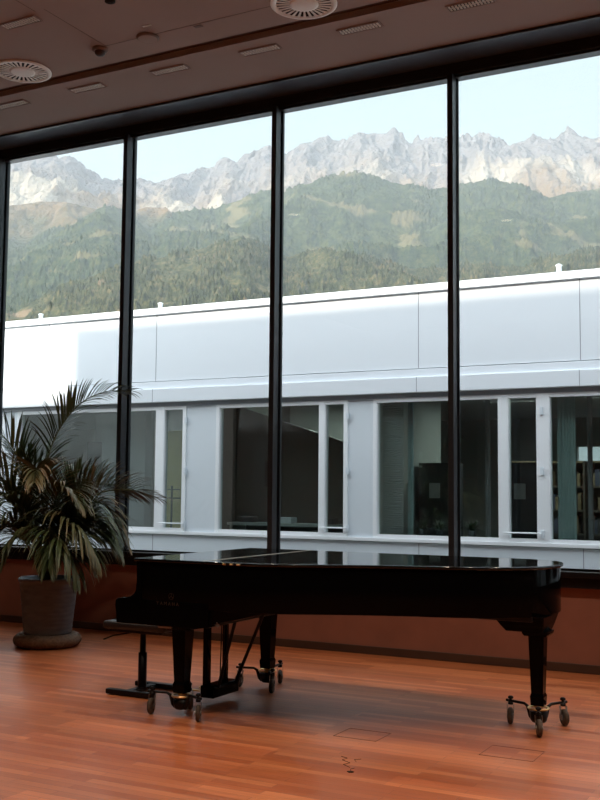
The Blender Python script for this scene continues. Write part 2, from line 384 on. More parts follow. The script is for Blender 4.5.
# lettering on the treble side
cu = bpy.data.curves.new('brand_lettering', 'FONT'); cu.body = 'YAMAHA'; cu.size = .034; cu.extrude = .0012; cu.align_x = 'CENTER'; cu.space_character = 1.55
cu.materials.append(dim_gold)
lt = bpy.data.objects.new('brand_lettering', cu); C.objects.link(lt); lt.parent = PX
lt.location = (-4.20+4.2, 6.022-6.8, .772); lt.rotation_euler = (PI/2, 0, 0); lt.scale = (1.0, 1.0, 1)
dg = bpy.context.evaluated_depsgraph_get(); tm = bpy.data.meshes.new_from_object(lt.evaluated_get(dg)); lm_ = lt.matrix_local.copy()
bpy.data.objects.remove(lt); lt = bpy.data.objects.new('brand_lettering', tm); C.objects.link(lt); lt.parent = PX; lt.location = (-.03, 6.022-6.8, .772); lt.rotation_euler = (PI/2, 0, 0)
em = MB()
for a in (90, 210, 330):
    c, s_ = math.cos(math.radians(a)), math.sin(math.radians(a))
    em.tube([(-4.20, 6.022, .835), (-4.20+c*.020, 6.022, .835+s_*.020)], .0016, 6)
em.tube([(-4.20+.021*math.cos(k*PI/8), 6.022, .835+.021*math.sin(k*PI/8)) for k in range(17)], .0012, 6)
em.build('brand_emblem', dim_gold, PX)
# legs, each on a wheeled spider dolly
LEGS = [(-4.21, 6.19, .057, .042, [195, 335, 110], .625, 'near left'), (-4.20, 7.38, .057, .042, [200, 310, 92], .625, 'rear'), (-1.92, 7.05, .053, .040, [163, 285, 58], .65, 'right')]
dol_lab = ['wheeled three-armed dolly under the near left piano leg', 'wheeled three-armed dolly under the far left piano leg, behind the pedals', 'wheeled three-armed dolly under the right tail leg of the piano']
for li, (lx, ly, ht, hb, angs, ztop, nm) in enumerate(LEGS):
    MB().frustum(lx, ly, [(ztop-.035, .075, .075), (ztop-.02, .085, .085), (ztop, .09, .09)]).frustum(lx, ly, [(.155, hb+.003, hb+.003), (.215, hb+.007, hb+.007), (.235, hb, hb), (ztop-.035, ht, ht)]).build('leg', lacquer, PX, .004)
    MB().lathe(lx, ly, [(.028, .155), (.028, .125), (.02, .12)], 16).build('ferrule', brass, PX)
    d = thing('piano_dolly', (lx, ly, 0), dol_lab[li], 'dolly', 'dollies under the piano legs')
    cup = MB().lathe(lx, ly, [(.001, .045), (.045, .045), (.055, .06), (.062, .118), (.055, .118), (.045, .07), (.001, .065)], 20, False)
    cup.build('cup', black_metal, d)
    rg = MB()
    rg.tube([(lx+.068*math.cos(k*PI/10), ly+.068*math.sin(k*PI/10), .135) for k in range(21)], .007, 6)
    rg.build('clamp_ring', brass, d)
    for a in angs:
        c, s_ = math.cos(math.radians(a)), math.sin(math.radians(a))
        R = .22
        P = [(lx+c*.045, ly+s_*.045, .055), (lx+c*.065, ly+s_*.065, .075), (lx+c*.085, ly+s_*.085, .135), (lx+c*.11, ly+s_*.11, .150), (lx+c*(R+.035), ly+s_*(R+.035), .153)]
        MB().tube(P, [.014, .014, .012, .010, .009], 8).build('arm', black_metal, d)
        wx, wy = lx+c*R, ly+s_*R
        cas = MB().lathe(wx, wy, [(.018, .128), (.018, .148), (.010, .150), (.010, .165), (.019, .168), (.019, .180), (.008, .186)], 16).build('caster_fork', black_metal, d)
        # fork cheeks and wheel swivel to a free angle
        sw = math.radians({0: 108, 1: 95, 2: 100}[li]+angs.index(a)*14)
        ux, uy = math.cos(sw), math.sin(sw); px_, py_ = -uy, ux
        cx, cy = wx-ux*.022, wy-uy*.022
        for sg in (-1, 1):
            fk = MB(); o = .021*sg
            pts = [Vector((wx+px_*o+ux*.015, wy+py_*o+uy*.015, .13)), Vector((wx+px_*o-ux*.015, wy+py_*o-uy*.015, .13)), Vector((cx+px_*o, cy+py_*o, .055))]
            th = Vector((px_, py_, 0))*.003*sg
            fk.add([*pts, *[q+th for q in pts]], [(0, 1, 2), (5, 4, 3), (0, 3, 4, 1), (1, 4, 5, 2), (2, 5, 3, 0)])
            fk.build('fork_cheek', steel, cas)
        n = 24; w = MB(); vs = []; fs = []
        prof = [(.018, -.016), (.046, -.016), (.054, -.010), (.056, 0), (.054, .010), (.046, .016), (.018, .016)]
        for r_, o in prof:
            for k in range(n):
                an = 2*PI*k/n
                vs.append((cx+px_*o+ux*math.cos(an)*r_, cy+py_*o+uy*math.cos(an)*r_, .0562+math.sin(an)*r_))
        m_ = len(prof)
        for i in range(m_):
            for k in range(n): fs.append((i*n+k, i*n+(k+1) % n, ((i+1) % m_)*n+(k+1) % n, ((i+1) % m_)*n+k))
        w.add(vs, fs, True)
        wh = w.build('wheel', rubber, d)
        MB().tube([(cx-px_*.022, cy-py_*.022, .0562), (cx+px_*.022, cy+py_*.022, .0562)], .018, 12).build('hub', steel, wh)
# pedal lyre
MB().box(-4.285, -4.165, 6.53, 6.89, .055, .145).build('pedal_box', lacquer, PX, .012)
for y, w in ((6.59, .028), (6.845, .022)):
    MB().box(-4.265-w*.7, -4.265+w*.7, y-w, y+w, .14, .64).build('lyre_post', lacquer, PX, .004)
for y in (6.68, 6.72, 6.76):
    MB().tube([(-4.25, y+.07, .14), (-4.24, y+.07, .64)], .005, 6).build('pedal_rod', satin_black, PX)
for k, y in enumerate((6.60, 6.71, 6.82)):
    MB().prism([(-4.40, y-.016), (-4.27, y-.010), (-4.27, y+.010), (-4.40, y+.016), (-4.415, y)], .083, .095).build('pedal', brass, PX, .003)
for (y, xe) in ((6.60, -4.02), (6.84, -3.93)):
    MB().tube([(-4.17, y, .13), (xe, y, .66)], .013, 8).build('lyre_brace', satin_black, PX)
MB().prism([(-4.17, 6.50), (-4.15, 6.50), (-4.15, 6.53), (-4.17, 6.53)], .08, .13).build('lyre_corner', lacquer, PX)

# ---------------------------------------------------------------- piano stool
sx, sy = -4.955, 6.735
ST = thing('piano_stool', (sx, sy, 0), 'black padded piano stool on a single column behind the left piano end', 'stool')
MB().box(sx-.28, sx+.31, sy-.16, sy+.18, .485, .545).build('seat', leather, ST, .02, 3)
MB().box(sx-.23, sx+.26, sy-.13, sy+.15, .462, .487).build('seat_plate', black_metal, ST, .004)
MB().lathe(sx, sy, [(.034, .03), (.034, .30), (.024, .305), (.022, .46)], 24).build('column', black_metal, ST)
MB().tube([(sx-.05, sy-.04, .46), (sx-.20, sy-.12, .43), (sx-.27, sy-.15, .40)], .006, 8).build('lever', black_metal, ST)
for yy, x0, x1 in ((sy-.20, sx-.18, sx+.26), (sy+.17, sx-.18, sx+.22)):
    MB().box(x0, x1, yy-.028, yy+.028, .006, .045).build('foot', satin_black, ST, .008)
MB().box(sx-.03, sx+.03, sy-.19, sy+.16, .010, .040).build('foot_bridge', satin_black, ST, .006)

# ---------------------------------------------------------------- potted palm
ox, oy = -7.17, 8.15
PT = thing('plant_pot', (ox, oy, 0), 'large ribbed grey plant pot standing on a woven ring at left', 'plant pot')
prof = [(.001, .135), (.235, .135)]
for k in range(46):
    z = .14+.50*k/45; r_ = .235+.052*k/45
    prof.append((r_+.0016*math.sin(k*PI*.5), z))
prof += [(.297, .645), (.303, .67), (.296, .68), (.278, .68), (.270, .62), (.001, .60)]
MB().lathe(ox, oy, prof, 56, False).build('body', pot_m, PT)
MB().lathe(ox, oy, [(.001, .602), (.268, .62), (.26, .632), (.001, .645)], 40, False).build('soil', soil, PT)
RG = thing('pot_ring', (ox, oy, 0), 'thick round woven brown ring the grey plant pot stands on', 'pot stand')
rb = MB(); n = 120; m_ = 14; vs = []; fs = []
for i in range(n):
    a = 2*PI*i/n
    for j in range(m_):
        q = 2*PI*j/m_; wv = 1+.06*((i % 2)*2-1)*((j % 2)*2-1)
        rr_ = .245+.085*math.cos(q)*wv; vs.append((ox+rr_*math.cos(a), oy+rr_*math.sin(a), .068+.066*math.sin(q)*wv))
for i in range(n):
    for j in range(m_): fs.append((i*m_+j, ((i+1) % n)*m_+j, ((i+1) % n)*m_+(j+1) % m_, i*m_+(j+1) % m_))
rb.add(vs, fs, True); rb.build('woven_tube', basket, RG)
MB().lathe(ox, oy, [(.24, .004), (.24, .02), (.001, .02)], 40).build('tray', dark_furn, RG)

PL = thing('potted_palm', (ox, oy, .62), 'tall arching kentia palm with drooping dark green fronds growing in the grey pot', 'palm')
RV = Vector((math.cos(.489), math.sin(.489), 0)); FV = Vector((-math.sin(.489), math.cos(.489), 0)); UZ = Vector((0, 0, 1))
def frond(pts, L, st, nl, ripe, droop=.55, roll=0, wid=.0135, seed=0):
    nl = int(nl*1.6); L = L*1.05
    q = random.Random(seed)
    P = [Vector((ox, oy, 0))+RV*a+FV*b_+UZ*c for a, b_, c in pts]
    cv = [Vector(p) for p in catmull([tuple(p) for p in P], 8)]
    lens = [0]
    for i in range(1, len(cv)): lens.append(lens[-1]+(cv[i]-cv[i-1]).length)
    T = lens[-1]
    rad = [.011*(1-.8*l/T)+.0015 for l in lens]
    so = MB().tube(cv, rad, 6).build('stem', stemg, PL)
    def at_(t):
        d = t*T
        for i in range(1, len(cv)):
            if lens[i] >= d:
                f = (d-lens[i-1])/(lens[i]-lens[i-1]+1e-9); return cv[i-1].lerp(cv[i], f), (cv[i]-cv[i-1]).normalized()
        return cv[-1], (cv[-1]-cv[-2]).normalized()
    mb = MB(); ripes = []
    for k in range(nl):
        t = st+(1-st)*(k+.5)/nl
        for sg in (-1, 1):
            p, tg = at_(min(1, t+q.uniform(-.004, .004)))
            sd = tg.cross(UZ)
            if sd.length < .2: sd = tg.cross(FV)
            sd.normalize(); up = sd.cross(tg).normalized()
            cr, sr = math.cos(math.radians(roll)), math.sin(math.radians(roll)); sd, up = sd*cr+up*sr, up*cr-sd*sr
            u = (t-st)/(1-st)
            a = math.radians(52-34*u+q.uniform(-5, 5))
            d = (tg*math.cos(a)+sd*sg*math.sin(a)+up*q.uniform(.12, .30)).normalized()
            ll = L*(.62+.38*math.sin(PI*min(1, u*1.15+.15)))*(1-.35*max(0, u-.7)/.3)*q.uniform(.88, 1.08)
            dr = droop*q.uniform(.7, 1.35)
            w = wid*q.uniform(.8, 1.15)
            ns = 6; row = []; pp = Vector(p); dd = Vector(d)
            for j in range(ns+1):
                v = j/ns
                ww = w*(math.sin(PI*min(1, .16+v*.84))**.8 if v < 1 else .0)
                nrm = dd.cross(UZ)
                if nrm.length < .05: nrm = dd.cross(FV)
                nrm.normalize()
                cup_ = nrm.cross(dd).normalized()*ww*.35
                row.append((pp-nrm*ww-cup_*-1, pp, pp+nrm*ww+cup_))
                pp = pp+dd*(ll/ns); dd = (dd-UZ*dr*(.10+.35*v)).normalized()
            o = len(mb.v); vs = [x for r3 in row for x in r3]
            fs = []
            for j in range(ns): fs += [(j*3, j*3+1, j*3+4, j*3+3), (j*3+1, j*3+2, j*3+5, j*3+4)]
            mb.add(vs, fs, True)
            rp = ripe+q.uniform(-.15, .15)
            for j in range(ns+1): ripes += [rp+.25*(j/ns)**2]*3
    lo_ = mb.build('leaflets', leaf, so)
    a_ = lo_.data.attributes.new('ripe', 'FLOAT', 'POINT'); a_.data.foreach_set('value', ripes)
FR = [
 ([(0, 0, .63), (-.03, 0, 1.2), (-.06, 0, 1.75), (.03, .02, 2.12), (.24, .05, 2.42), (.50, .08, 2.56), (.76, .10, 2.57)], .37, .40, 34, .35, .55, 52),
 ([(-.04, .05, .63), (-.16, .08, 1.2), (-.33, .1, 1.75), (-.45, .1, 2.0), (-.62, .1, 2.14), (-.85, .1, 2.1)], .44, .42, 26, .3, .5, -55),
 ([(0, -.03, .63), (-.03, -.12, 1.2), (-.04, -.30, 1.62), (-.02, -.55, 1.76), (.03, -.80, 1.62)], .50, .36, 28, .75, .85, 0),
 ([(.04, 0, .63), (.14, 0, 1.1), (.28, .0, 1.38), (.50, .02, 1.53), (.78, .02, 1.56), (1.08, .0, 1.48)], .42, .40, 28, .7, .55, 48),
 ([(.05, -.03, .63), (.18, -.08, 1.1), (.40, -.12, 1.42), (.62, -.16, 1.36), (.80, -.2, 1.02)], .34, .42, 24, .6, .9, 30),
 ([(.05, -.05, .63), (.12, -.15, .95), (.22, -.28, 1.16), (.36, -.38, 1.10), (.48, -.42, .86)], .50, .36, 28, .5, .8, 15),
 ([(-.05, 0, .63), (-.22, -.08, 1.2), (-.48, -.12, 1.50), (-.76, -.18, 1.40), (-.95, -.2, 1.0)], .42, .38, 26, .45, .8, -30),
 ([(-.05, -.05, .63), (-.18, -.18, 1.0), (-.33, -.33, 1.20), (-.48, -.45, 1.0), (-.56, -.5, .66)], .46, .34, 24, .3, .9, 0),
 ([(0, .05, .63), (.0, .18, 1.3), (.08, .32, 1.66), (.16, .48, 1.74), (.24, .60, 1.62)], .40, .42, 24, .2, .7, 0),
 ([(.03, .05, .63), (.10, .1, 1.15), (.26, .18, 1.50), (.48, .26, 1.62), (.80, .28, 1.52)], .44, .40, 28, .35, .8, 35),
 ([(-.03, .05, .63), (-.12, .12, 1.2), (-.28, .2, 1.65), (-.55, .26, 1.80), (-.9, .28, 1.66)], .46, .40, 28, .2, .7, -35),
 ([(0, -.05, .63), (.03, -.18, .98), (.08, -.38, 1.18), (.13, -.58, 1.10), (.16, -.72, .84)], .46, .34, 24, .35, .9, 0),
 ([(-.03, 0, .63), (-.08, -.1, 1.0), (-.18, -.3, 1.35), (-.3, -.5, 1.45), (-.42, -.68, 1.28)], .44, .36, 26, .3, .8, 0),
 ([(.04, .03, .63), (.12, .1, .95), (.28, .2, 1.2), (.46, .28, 1.15), (.6, .3, .9)], .44, .34, 24, .3, .9, 20),
 ([(-.02, .02, .63), (-.06, .05, 1.0), (-.1, .08, 1.35), (-.16, .10, 1.68), (-.28, .1, 1.95)], .36, .5, 20, .25, .3, -60),
 ([(.02, .02, .63), (.05, .0, 1.0), (.10, .0, 1.3), (.17, .02, 1.55), (.28, .05, 1.78)], .34, .48, 18, .35, .35, 60),
 ([(-.04, .02, .63), (-.2, .1, .95), (-.42, .2, 1.2), (-.66, .25, 1.1), (-.82, .25, .8)], .44, .34, 24, .3, .9, -20),
 ([(.03, -.04, .63), (.10, -.12, .92), (.24, -.2, 1.16), (.44, -.25, 1.20), (.66, -.28, 1.02)], .46, .34, 26, .4, .85, 25),
 ([(-.02, -.05, .63), (-.06, -.15, .9), (-.14, -.3, 1.1), (-.24, -.42, 1.08), (-.32, -.5, .88)], .46, .32, 24, .35, .9, 0),
 ([(.01, -.04, .63), (.04, -.14, 1.1), (.12, -.3, 1.48), (.26, -.48, 1.56), (.42, -.62, 1.42)], .48, .38, 26, .65, .85, 10),
 ([(-.05, .0, .63), (-.2, .02, 1.1), (-.42, .02, 1.55), (-.62, .0, 1.72), (-.85, -.02, 1.62)], .44, .38, 26, .4, .6, -55),
 ([(.05, -.04, .63), (.12, -.16, .95), (.24, -.32, 1.20), (.40, -.46, 1.16), (.56, -.54, .92)], .62, .34, 26, .45, 1.5, 10),
 ([(.05, -.02, .63), (.16, -.08, .95), (.34, -.16, 1.24), (.54, -.22, 1.22), (.70, -.26, 1.0)], .60, .36, 26, .4, 1.4, 20),
 ([(.02, -.05, .63), (.06, -.2, .9), (.16, -.4, 1.08), (.30, -.55, 1.0), (.40, -.62, .78)], .60, .32, 24, .3, 1.5, 5),
 ([(-.05, -.04, .63), (-.16, -.12, .95), (-.34, -.26, 1.18), (-.52, -.36, 1.10), (-.64, -.42, .86)], .60, .34, 26, .3, 1.4, -15),
 ([(.03, -.02, .63), (.07, -.06, .9), (.16, -.1, 1.1), (.32, -.14, 1.18), (.50, -.16, 1.06)], .42, .3, 24, .2, .9, 25),
]
for i, a in enumerate(FR): frond(*a, seed=i+3)

# ---------------------------------------------------------------- floor details
def floor_box(x0, x1, y0, y1, label):
    t = thing('floor_hatch', ((x0+x1)/2, (y0+y1)/2, 0), label, 'floor hatch', 'flush floor hatches')
    w = .0035; m_ = MB()
    for q in ((x0, x1, y0, y0+w), (x0, x1, y1-w, y1), (x0, x0+w, y0, y1), (x1-w, x1, y0, y1)): m_.box(*q, .0003, .0022)
    m_.build('frame', mat('hatch_edge', (.20, .085, .05), .5) if 'hatch_edge' not in MATS else MATS['hatch_edge'], t)
floor_box(-3.02, -2.72, 6.17, 6.42, 'flush square floor hatch outline at the front edge of the piano shadow')
floor_box(-2.05, -1.72, 6.18, 6.45, 'flush square floor hatch outline in front of the tail leg dolly')
t = thing('floor_knot', (-2.56, 5.44, 0), 'small dark knot with hairline cracks in the parquet, nearest the camera', 'floor mark')
k_ = MB()
k_.prism([(-2.555+.018*math.cos(a*PI/6)*(1+.3*math.sin(a*2.3)), 5.445+.016*math.sin(a*PI/6)) for a in range(12)], .0003, .0035)
k_.build('knot', slot_dark, t)
k_ = MB()
for P in ([(-2.60, 5.53, .001), (-2.66, 5.57, .001), (-2.64, 5.62, .001), (-2.71, 5.66, .001), (-2.70, 5.71, .001), (-2.75, 5.73, .001)], [(-2.62, 5.66, .001), (-2.65, 5.70, .001), (-2.62, 5.73, .001)], [(-2.56, 5.455, .001), (-2.58, 5.50, .001), (-2.57, 5.53, .001)]): MB().tube(P, .0014, 5).build('crack', slot_dark, t)

# ---------------------------------------------------------------- office building opposite
FY = 13.7
OB = thing('office_building', (-7, FY, -4), 'white panelled office building with a ribbon of windows across the courtyard', 'building')
BX0, BX1 = -19., 8.
# upper fascia panels, ledge, coping, lower panels: seams at 2.262 m
MB().box(BX0, BX1, FY-.02, FY+.12, 3.30, 4.38).build('fascia', alu, OB)
MB().box(BX0, BX1, FY-.08, FY+.30, 4.38, 4.485).build('coping', alu, OB, .006)
MB().box(BX0, BX1, FY-.05, FY+.12, 3.17, 3.285).build('upper_ledge', alu, OB, .006)
MB().box(BX0, BX1, FY-.10, FY+.12, 2.95, 3.17).build('window_ledge', alu, OB, .008)
MB().box(BX0, BX1, FY-.03, FY+.12, 2.885, 2.95).build('ledge_shadow_strip', seam_m, OB)  # dark colour stands for the shadow line under the ledge
MB().box(BX0, BX1, FY-.01, FY+.12, -4, .845).build('lower_wall', alu_dim, OB)
MB().box(BX0, BX1, FY-.045, FY+.12, .855, .905).build('window_sill', alu_frame, OB, .004)
MB().box(BX0, BX1, FY+.12, FY+8, -4, -.2).box(BX0, BX1, FY+.12, FY+8, 3.1, 4.30).box(BX0, BX0+.2, FY+.12, FY+8, -.2, 3.1).box(BX1-.2, BX1, FY+.12, FY+8, -.2, 3.1).build('block', office_in, OB)
sm = MB()
x = -5.39-2.268*6
while x < BX1:
    if x > BX0:
        sm.box(x-.006, x+.006, FY-.0215, FY-.019, 3.30, 4.38); sm.box(x-.006, x+.006, FY-.0115, FY-.009, -4, .845)
        sm.box(x-.005, x+.005, FY-.1015, FY-.099, 2.96, 3.165)
    x += 2.268
sm.box(BX0, BX1, FY-.0115, FY-.009, .0, .008)
sm.build('panel_seam', seam_m, OB)
BIG = [(-18.6, -13.2), (-12.80, -9.90), (-8.70, -6.955), (-6.03, -4.235), (-3.545, -1.62), (.30, 2.2), (2.9, 4.8)]
SMALL = [(-9.745, -9.38), (-6.865, -6.55), (-4.105, -3.71), (-1.49, -1.15)]
allw = sorted(BIG+SMALL)
z0w, z1w = .955, 2.83
# solid cladding between the openings
edges = [BX0]+[e for w in allw for e in w]+[BX1]
for i in range(0, len(edges), 2):
    a, b_ = edges[i], edges[i+1]
    if b_-a > .3:
        MB().box(a+.06, b_-.06, FY+.0, FY+.10, .905, 2.885).build('cladding', alu_dim, OB)
        for q in (a, b_-.06): MB().box(q, q+.06, FY-.02, FY+.10, .905, 2.885).build('window_post', alu_frame, OB, .004)
    else: MB().box(a, b_, FY-.02, FY+.10, .905, 2.885).build('window_post', alu_frame, OB, .004)
for a, b_ in allw:
    w = MB().box(a, b_, FY-.015, FY+.08, .905, z0w).box(a, b_, FY-.015, FY+.08, z1w, 2.885).box(a, a+.012, FY-.01, FY+.08, .905, 2.885).box(b_-.012, b_, FY-.01, FY+.08, .905, 2.885).build('window_frame', alu_frame, OB)
    MB().box(a+.0, b_-.0, FY+.035, FY+.045, z0w, z1w).build('pane', glass_f, w)
    if (a, b_) in SMALL:
        g = MB().tube([(a-.05, FY-.06, 1.03), (b_+.05, FY-.06, 1.03)], .010, 6)
        g.tube([(a-.04, FY-.06, 1.03), (a-.04, FY-.01, 1.03)], .008, 6).tube([(b_+.04, FY-.06, 1.03), (b_+.04, FY-.01, 1.03)], .008, 6)
        g.build('guard_bar', alu_frame, OB)
        h = MB()
        for z in (1.02, 1.85, 2.65): h.box(b_+.045, b_+.085, FY-.045, FY-.015, z-.05, z+.05)
        h.build('hinge', alu_dim, OB)
MB().box(-5.0, -4.0, FY+7.8, FY+7.95, -.2, 1.9).box(BX0, -6, FY+7.8, FY+7.95, -.2, 3.1).box(-6, -5.0, FY+7.8, FY+7.95, -.2, 3.1).box(-5, BX1, FY+7.8, FY+7.95, -.2, 2.0).box(-5, BX1, FY+7.8, FY+7.95, 2.5, 3.1).box(-4.2, -2.9, FY+7.8, FY+7.95, 2.0, 2.5).box(-2.1, BX1, FY+7.8, FY+7.95, 2.0, 2.5).build('rear_wall', office_in, OB)
MB().box(BX0, BX1, FY+.12, FY+7.8, -.2, 0).build('office_floor', office_fl, OB)
for x, h in ((-3.42, .12), (-12.5, .10), (-9.95+.0, .10)):
    MB().lathe(x, FY+.1, [(.035, 4.48), (.035, 4.48+h), (.05, 4.49+h), (.02, 4.51+h)], 12).build('roof_vent', alu, OB)
# partitions inside
MB().box(-13.1, -9.2, FY+2.4, FY+2.5, 0, 3.1).build('partition', greyboard, OB)
MB().box(-9.3, -9.2, FY+.2, FY+2.4, 0, 3.1).build('partition', office_in, OB)
MB().box(-9.2, -6.3, FY+3.2, FY+3.3, 0, 3.1).box(-6.35, -6.25, FY+.3, FY+3.2, 0, 3.1).build('partition', office_in, OB)

def simple(name, mb, m, label, cat, group=None, bevel=0, loc=None): return tag(mb.build(name, m, None, bevel, 2, loc), label, cat, group)
simple('beige_screen', MB().box(-10.14, -9.58, FY+.42, FY+.46, 0, 2.52), beige_m, 'olive beige panel standing behind the narrow left office window', 'screen', loc=(-9.86, FY+.42, 0))
t = thing('iron_stand', (-9.77, FY+.27, 0), 'thin black iron stand with cross bars in front of the beige panel', 'stand')
MB().tube([(-9.77, FY+.27, 0), (-9.77, FY+.27, 1.62)], .016, 8).lathe(-9.77, FY+.27, [(.08, 0), (.08, .02), (.02, .04)], 16).build('post', dark_furn, t)
MB().tube([(-9.94, FY+.27, 1.42), (-9.60, FY+.27, 1.42)], .012, 6).tube([(-9.92, FY+.27, 1.56), (-9.62, FY+.27, 1.56)], .008, 6).build('cross_bar', dark_furn, t)
simple('grey_cupboard', MB().box(-12.3, -11.5, FY+1.2, FY+1.9, 0, 2.4), dark_furn, 'tall grey cupboard behind the leftmost office window', 'cupboard', loc=(-12, FY+1.2, 0))
simple('display_board', MB().box(-11.4, -10.35, FY+.5, FY+.56, 0, 2.85), greyboard, 'plain grey board standing behind the left office window, beside the palm', 'board', loc=(-11, FY+.5, 0))
# added sloped dark panel imitating a diagonal reflection in the second window
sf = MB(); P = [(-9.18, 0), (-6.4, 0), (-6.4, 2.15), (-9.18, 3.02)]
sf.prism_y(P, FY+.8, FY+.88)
simple('reflection_panel', sf, mat('reflection_green_grey', (.055, .066, .062), .5), 'added dark sloping panel imitating a reflection in the office window left of centre', 'reflection panel', loc=(-7.7, FY+.8, 0))
simple('wall_poster', MB().box(-8.33, -8.20, FY+.775, FY+.79, 1.62, 2.02), black_metal, 'narrow black poster behind the office window left of centre', 'poster', loc=(-8.27, FY+.78, 1.6))
simple('window_desk', MB().box(-8.7, -6.6, FY+.25, FY+.75, 1.02, 1.06).box(-8.68, -8.62, FY+.3, FY+.7, 0, 1.02).box(-6.68, -6.62, FY+.3, FY+.7, 0, 1.02), office_in, 'grey worktop along the inside of the office window left of centre', 'worktop', loc=(-7.6, FY+.4, 0))
for k, x in enumerate((-8.45, -7.75, -7.05)):
    simple('desk_box', MB().box(x-.12, x+.12, FY+.38, FY+.58, 1.06, 1.15), [dark_furn, alu_dim, dark_furn][k],
           ['dark box at the left end of the office worktop', 'pale box in the middle of the office worktop', 'dark box at the right end of the office worktop'][k], 'box', 'boxes on the office worktop', .01, (x, FY+.45, 1.06))
# blind, curtains, poles
t = thing('window_blind', (-5.88, FY+.2, 2.8), 'grey slatted blind at the left of the large centre office window', 'blind')
sl = MB()
for k in range(60): z = .98+k*.031; sl.add([(-6.02, FY+.17, z), (-5.70, FY+.17, z), (-5.70, FY+.19, z+.019), (-6.02, FY+.19, z+.019), (-6.02, FY+.17, z+.002), (-5.70, FY+.17, z+.002), (-5.70, FY+.19, z+.021), (-6.02, FY+.19, z+.021)], [(3, 2, 1, 0), (4, 5, 6, 7), (0, 1, 5, 4), (2, 3, 7, 6), (1, 2, 6, 5), (3, 0, 4, 7)])
sl.build('slats', blind_m, t); MB().box(-6.03, -5.69, FY+.15, FY+.21, 2.83, 2.87).build('head_rail', blind_m, t)
def curtain(x0, x1, y, m_, label):
    mb = MB(); n = 24; vs = []; fs = []
    for s_ in (0, .006):
        for k in range(n+1):
            x_ = x0+(x1-x0)*k/n; yy = y+.02*math.sin(k*1.6)+s_
            vs += [(x_, yy, .03), (x_, yy, 2.9)]
    for k in range(n):
        fs.append((k*2, k*2+2, k*2+3, k*2+1)); o = (n+1)*2; fs.append((o+k*2, o+k*2+1, o+k*2+3, o+k*2+2))
    mb.add(vs, fs, True); return simple('curtain', mb, m_, label, 'curtain', 'curtains in the office windows', loc=((x0+x1)/2, y, .03))
curtain(-3.52, -3.28, FY+.3, teal_m, 'pale teal curtain at the left edge of the far right office window')
curtain(-5.68, -5.60, FY+.3, teal_m, 'thin pale curtain edge beside the slatted blind in the centre window')
curtain(-10.34, -10.20, FY+.3, greyboard, 'grey curtain at the right edge of the leftmost office window')
curtain(-6.66, -6.57, FY+.22, mat('violet_curtain', (.30, .28, .42), .8), 'violet grey curtain edge in the narrow middle office window')
for x, lb in ((-4.68, 'slim grey pole inside the centre office window'), (-3.22, 'slim grey pole right of the teal curtain in the far right window')):
    simple('office_pole', MB().lathe(x, FY+.9, [(.035, 0), (.035, 3.08)], 16), greyboard, lb, 'pole', 'slim office poles', loc=(x, FY+.9, 0))
# cabinets with notices, bookcases with books
for x, lb, l2 in ((-5.9, 'dark cabinet seen through the large centre office window', 'white notice on the dark cabinet in the centre window'), (-4.52, 'dark cabinet seen through the narrow right office window', 'white notice on the dark cabinet in the narrow right window')):
    simple('office_cabinet', MB().box(x-.28, x+.32, FY+2.0, FY+2.4, 0, 2.02), dark_furn, lb, 'cabinet', 'dark office cabinets', loc=(x, FY+2.2, 0))
    simple('notice', MB().box(x-.10, x+.08, FY+1.985, FY+1.998, 1.46, 1.70), notice_m, l2, 'notice', 'white notices on the cabinets', loc=(x, FY+1.99, 1.5))
shelves = [(-5.5, -4.0, FY+4.0, 'left bookcase seen deep inside through the centre office window'), (-3.95, -2.2, FY+4.0, 'right bookcase seen deep inside through the far right office window'), (-2.15, -.6, FY+4.0, 'bookcase inside at the right edge of the far right office window')]
for x0, x1, y, lb in shelves:
    t = thing('bookcase', ((x0+x1)/2, y, 0), lb, 'bookcase', 'bookcases in the office library')
    MB().box(x0, x1, y+.28, y+.31, 0, 2.1).box(x0, x0+.03, y, y+.28, 0, 2.1).box(x1-.03, x1, y, y+.28, 0, 2.1).build('carcass', shelf_m, t)
    for z in (.45, .85, 1.25, 1.65, 2.07): MB().box(x0+.03, x1-.03, y, y+.28, z, z+.03).build('shelf', book_m[2] if z > 2 else shelf_m, t)
    for z in (.88, 1.28, 1.68):
        x_ = x0+.05
        while x_ < x1-.12:
            w = rnd.uniform(.04, .09); h = rnd.uniform(.2, .3)
            if rnd.random() < .85: simple('library_book', MB().box(x_, x_+w-.004, y+.03, y+.24, z, z+h), rnd.choice(book_m), 'book standing on a shelf deep inside the office library', 'book', 'library books behind the office windows', loc=(x_, y+.1, z))
            x_ += w
for k, (x, y, e_, lb) in enumerate(((-4.9, FY+3.0, 24, 'library nearest the slatted blind'), (-3.2, FY+2.8, 26, 'library behind the teal curtain'), (-7.8, FY+2.1, 24, 'room with the sloping reflection panel'), (-11.3, FY+1.4, 14, 'room at the left'))):
    t = thing('added_office_lamp', (x, y, 3.06), 'added flat white ceiling lamp brightening the office ' + lb, 'light', 'added office ceiling lamps')  # lamps added to brighten the rooms behind the office windows
    MB().box(x-.5, x+.5, y-.1, y+.1, 3.05, 3.09).build('housing', alu_frame, t)
    ld = bpy.data.lights.new('lamp', 'AREA'); ld.shape = 'RECTANGLE'; ld.size = .9; ld.size_y = .16; ld.energy = e_; ld.color = (.92, 1., .93)
    lo_ = bpy.data.objects.new('lamp', ld); C.objects.link(lo_); lo_.location = (0, 0, -.015); lo_.parent = t
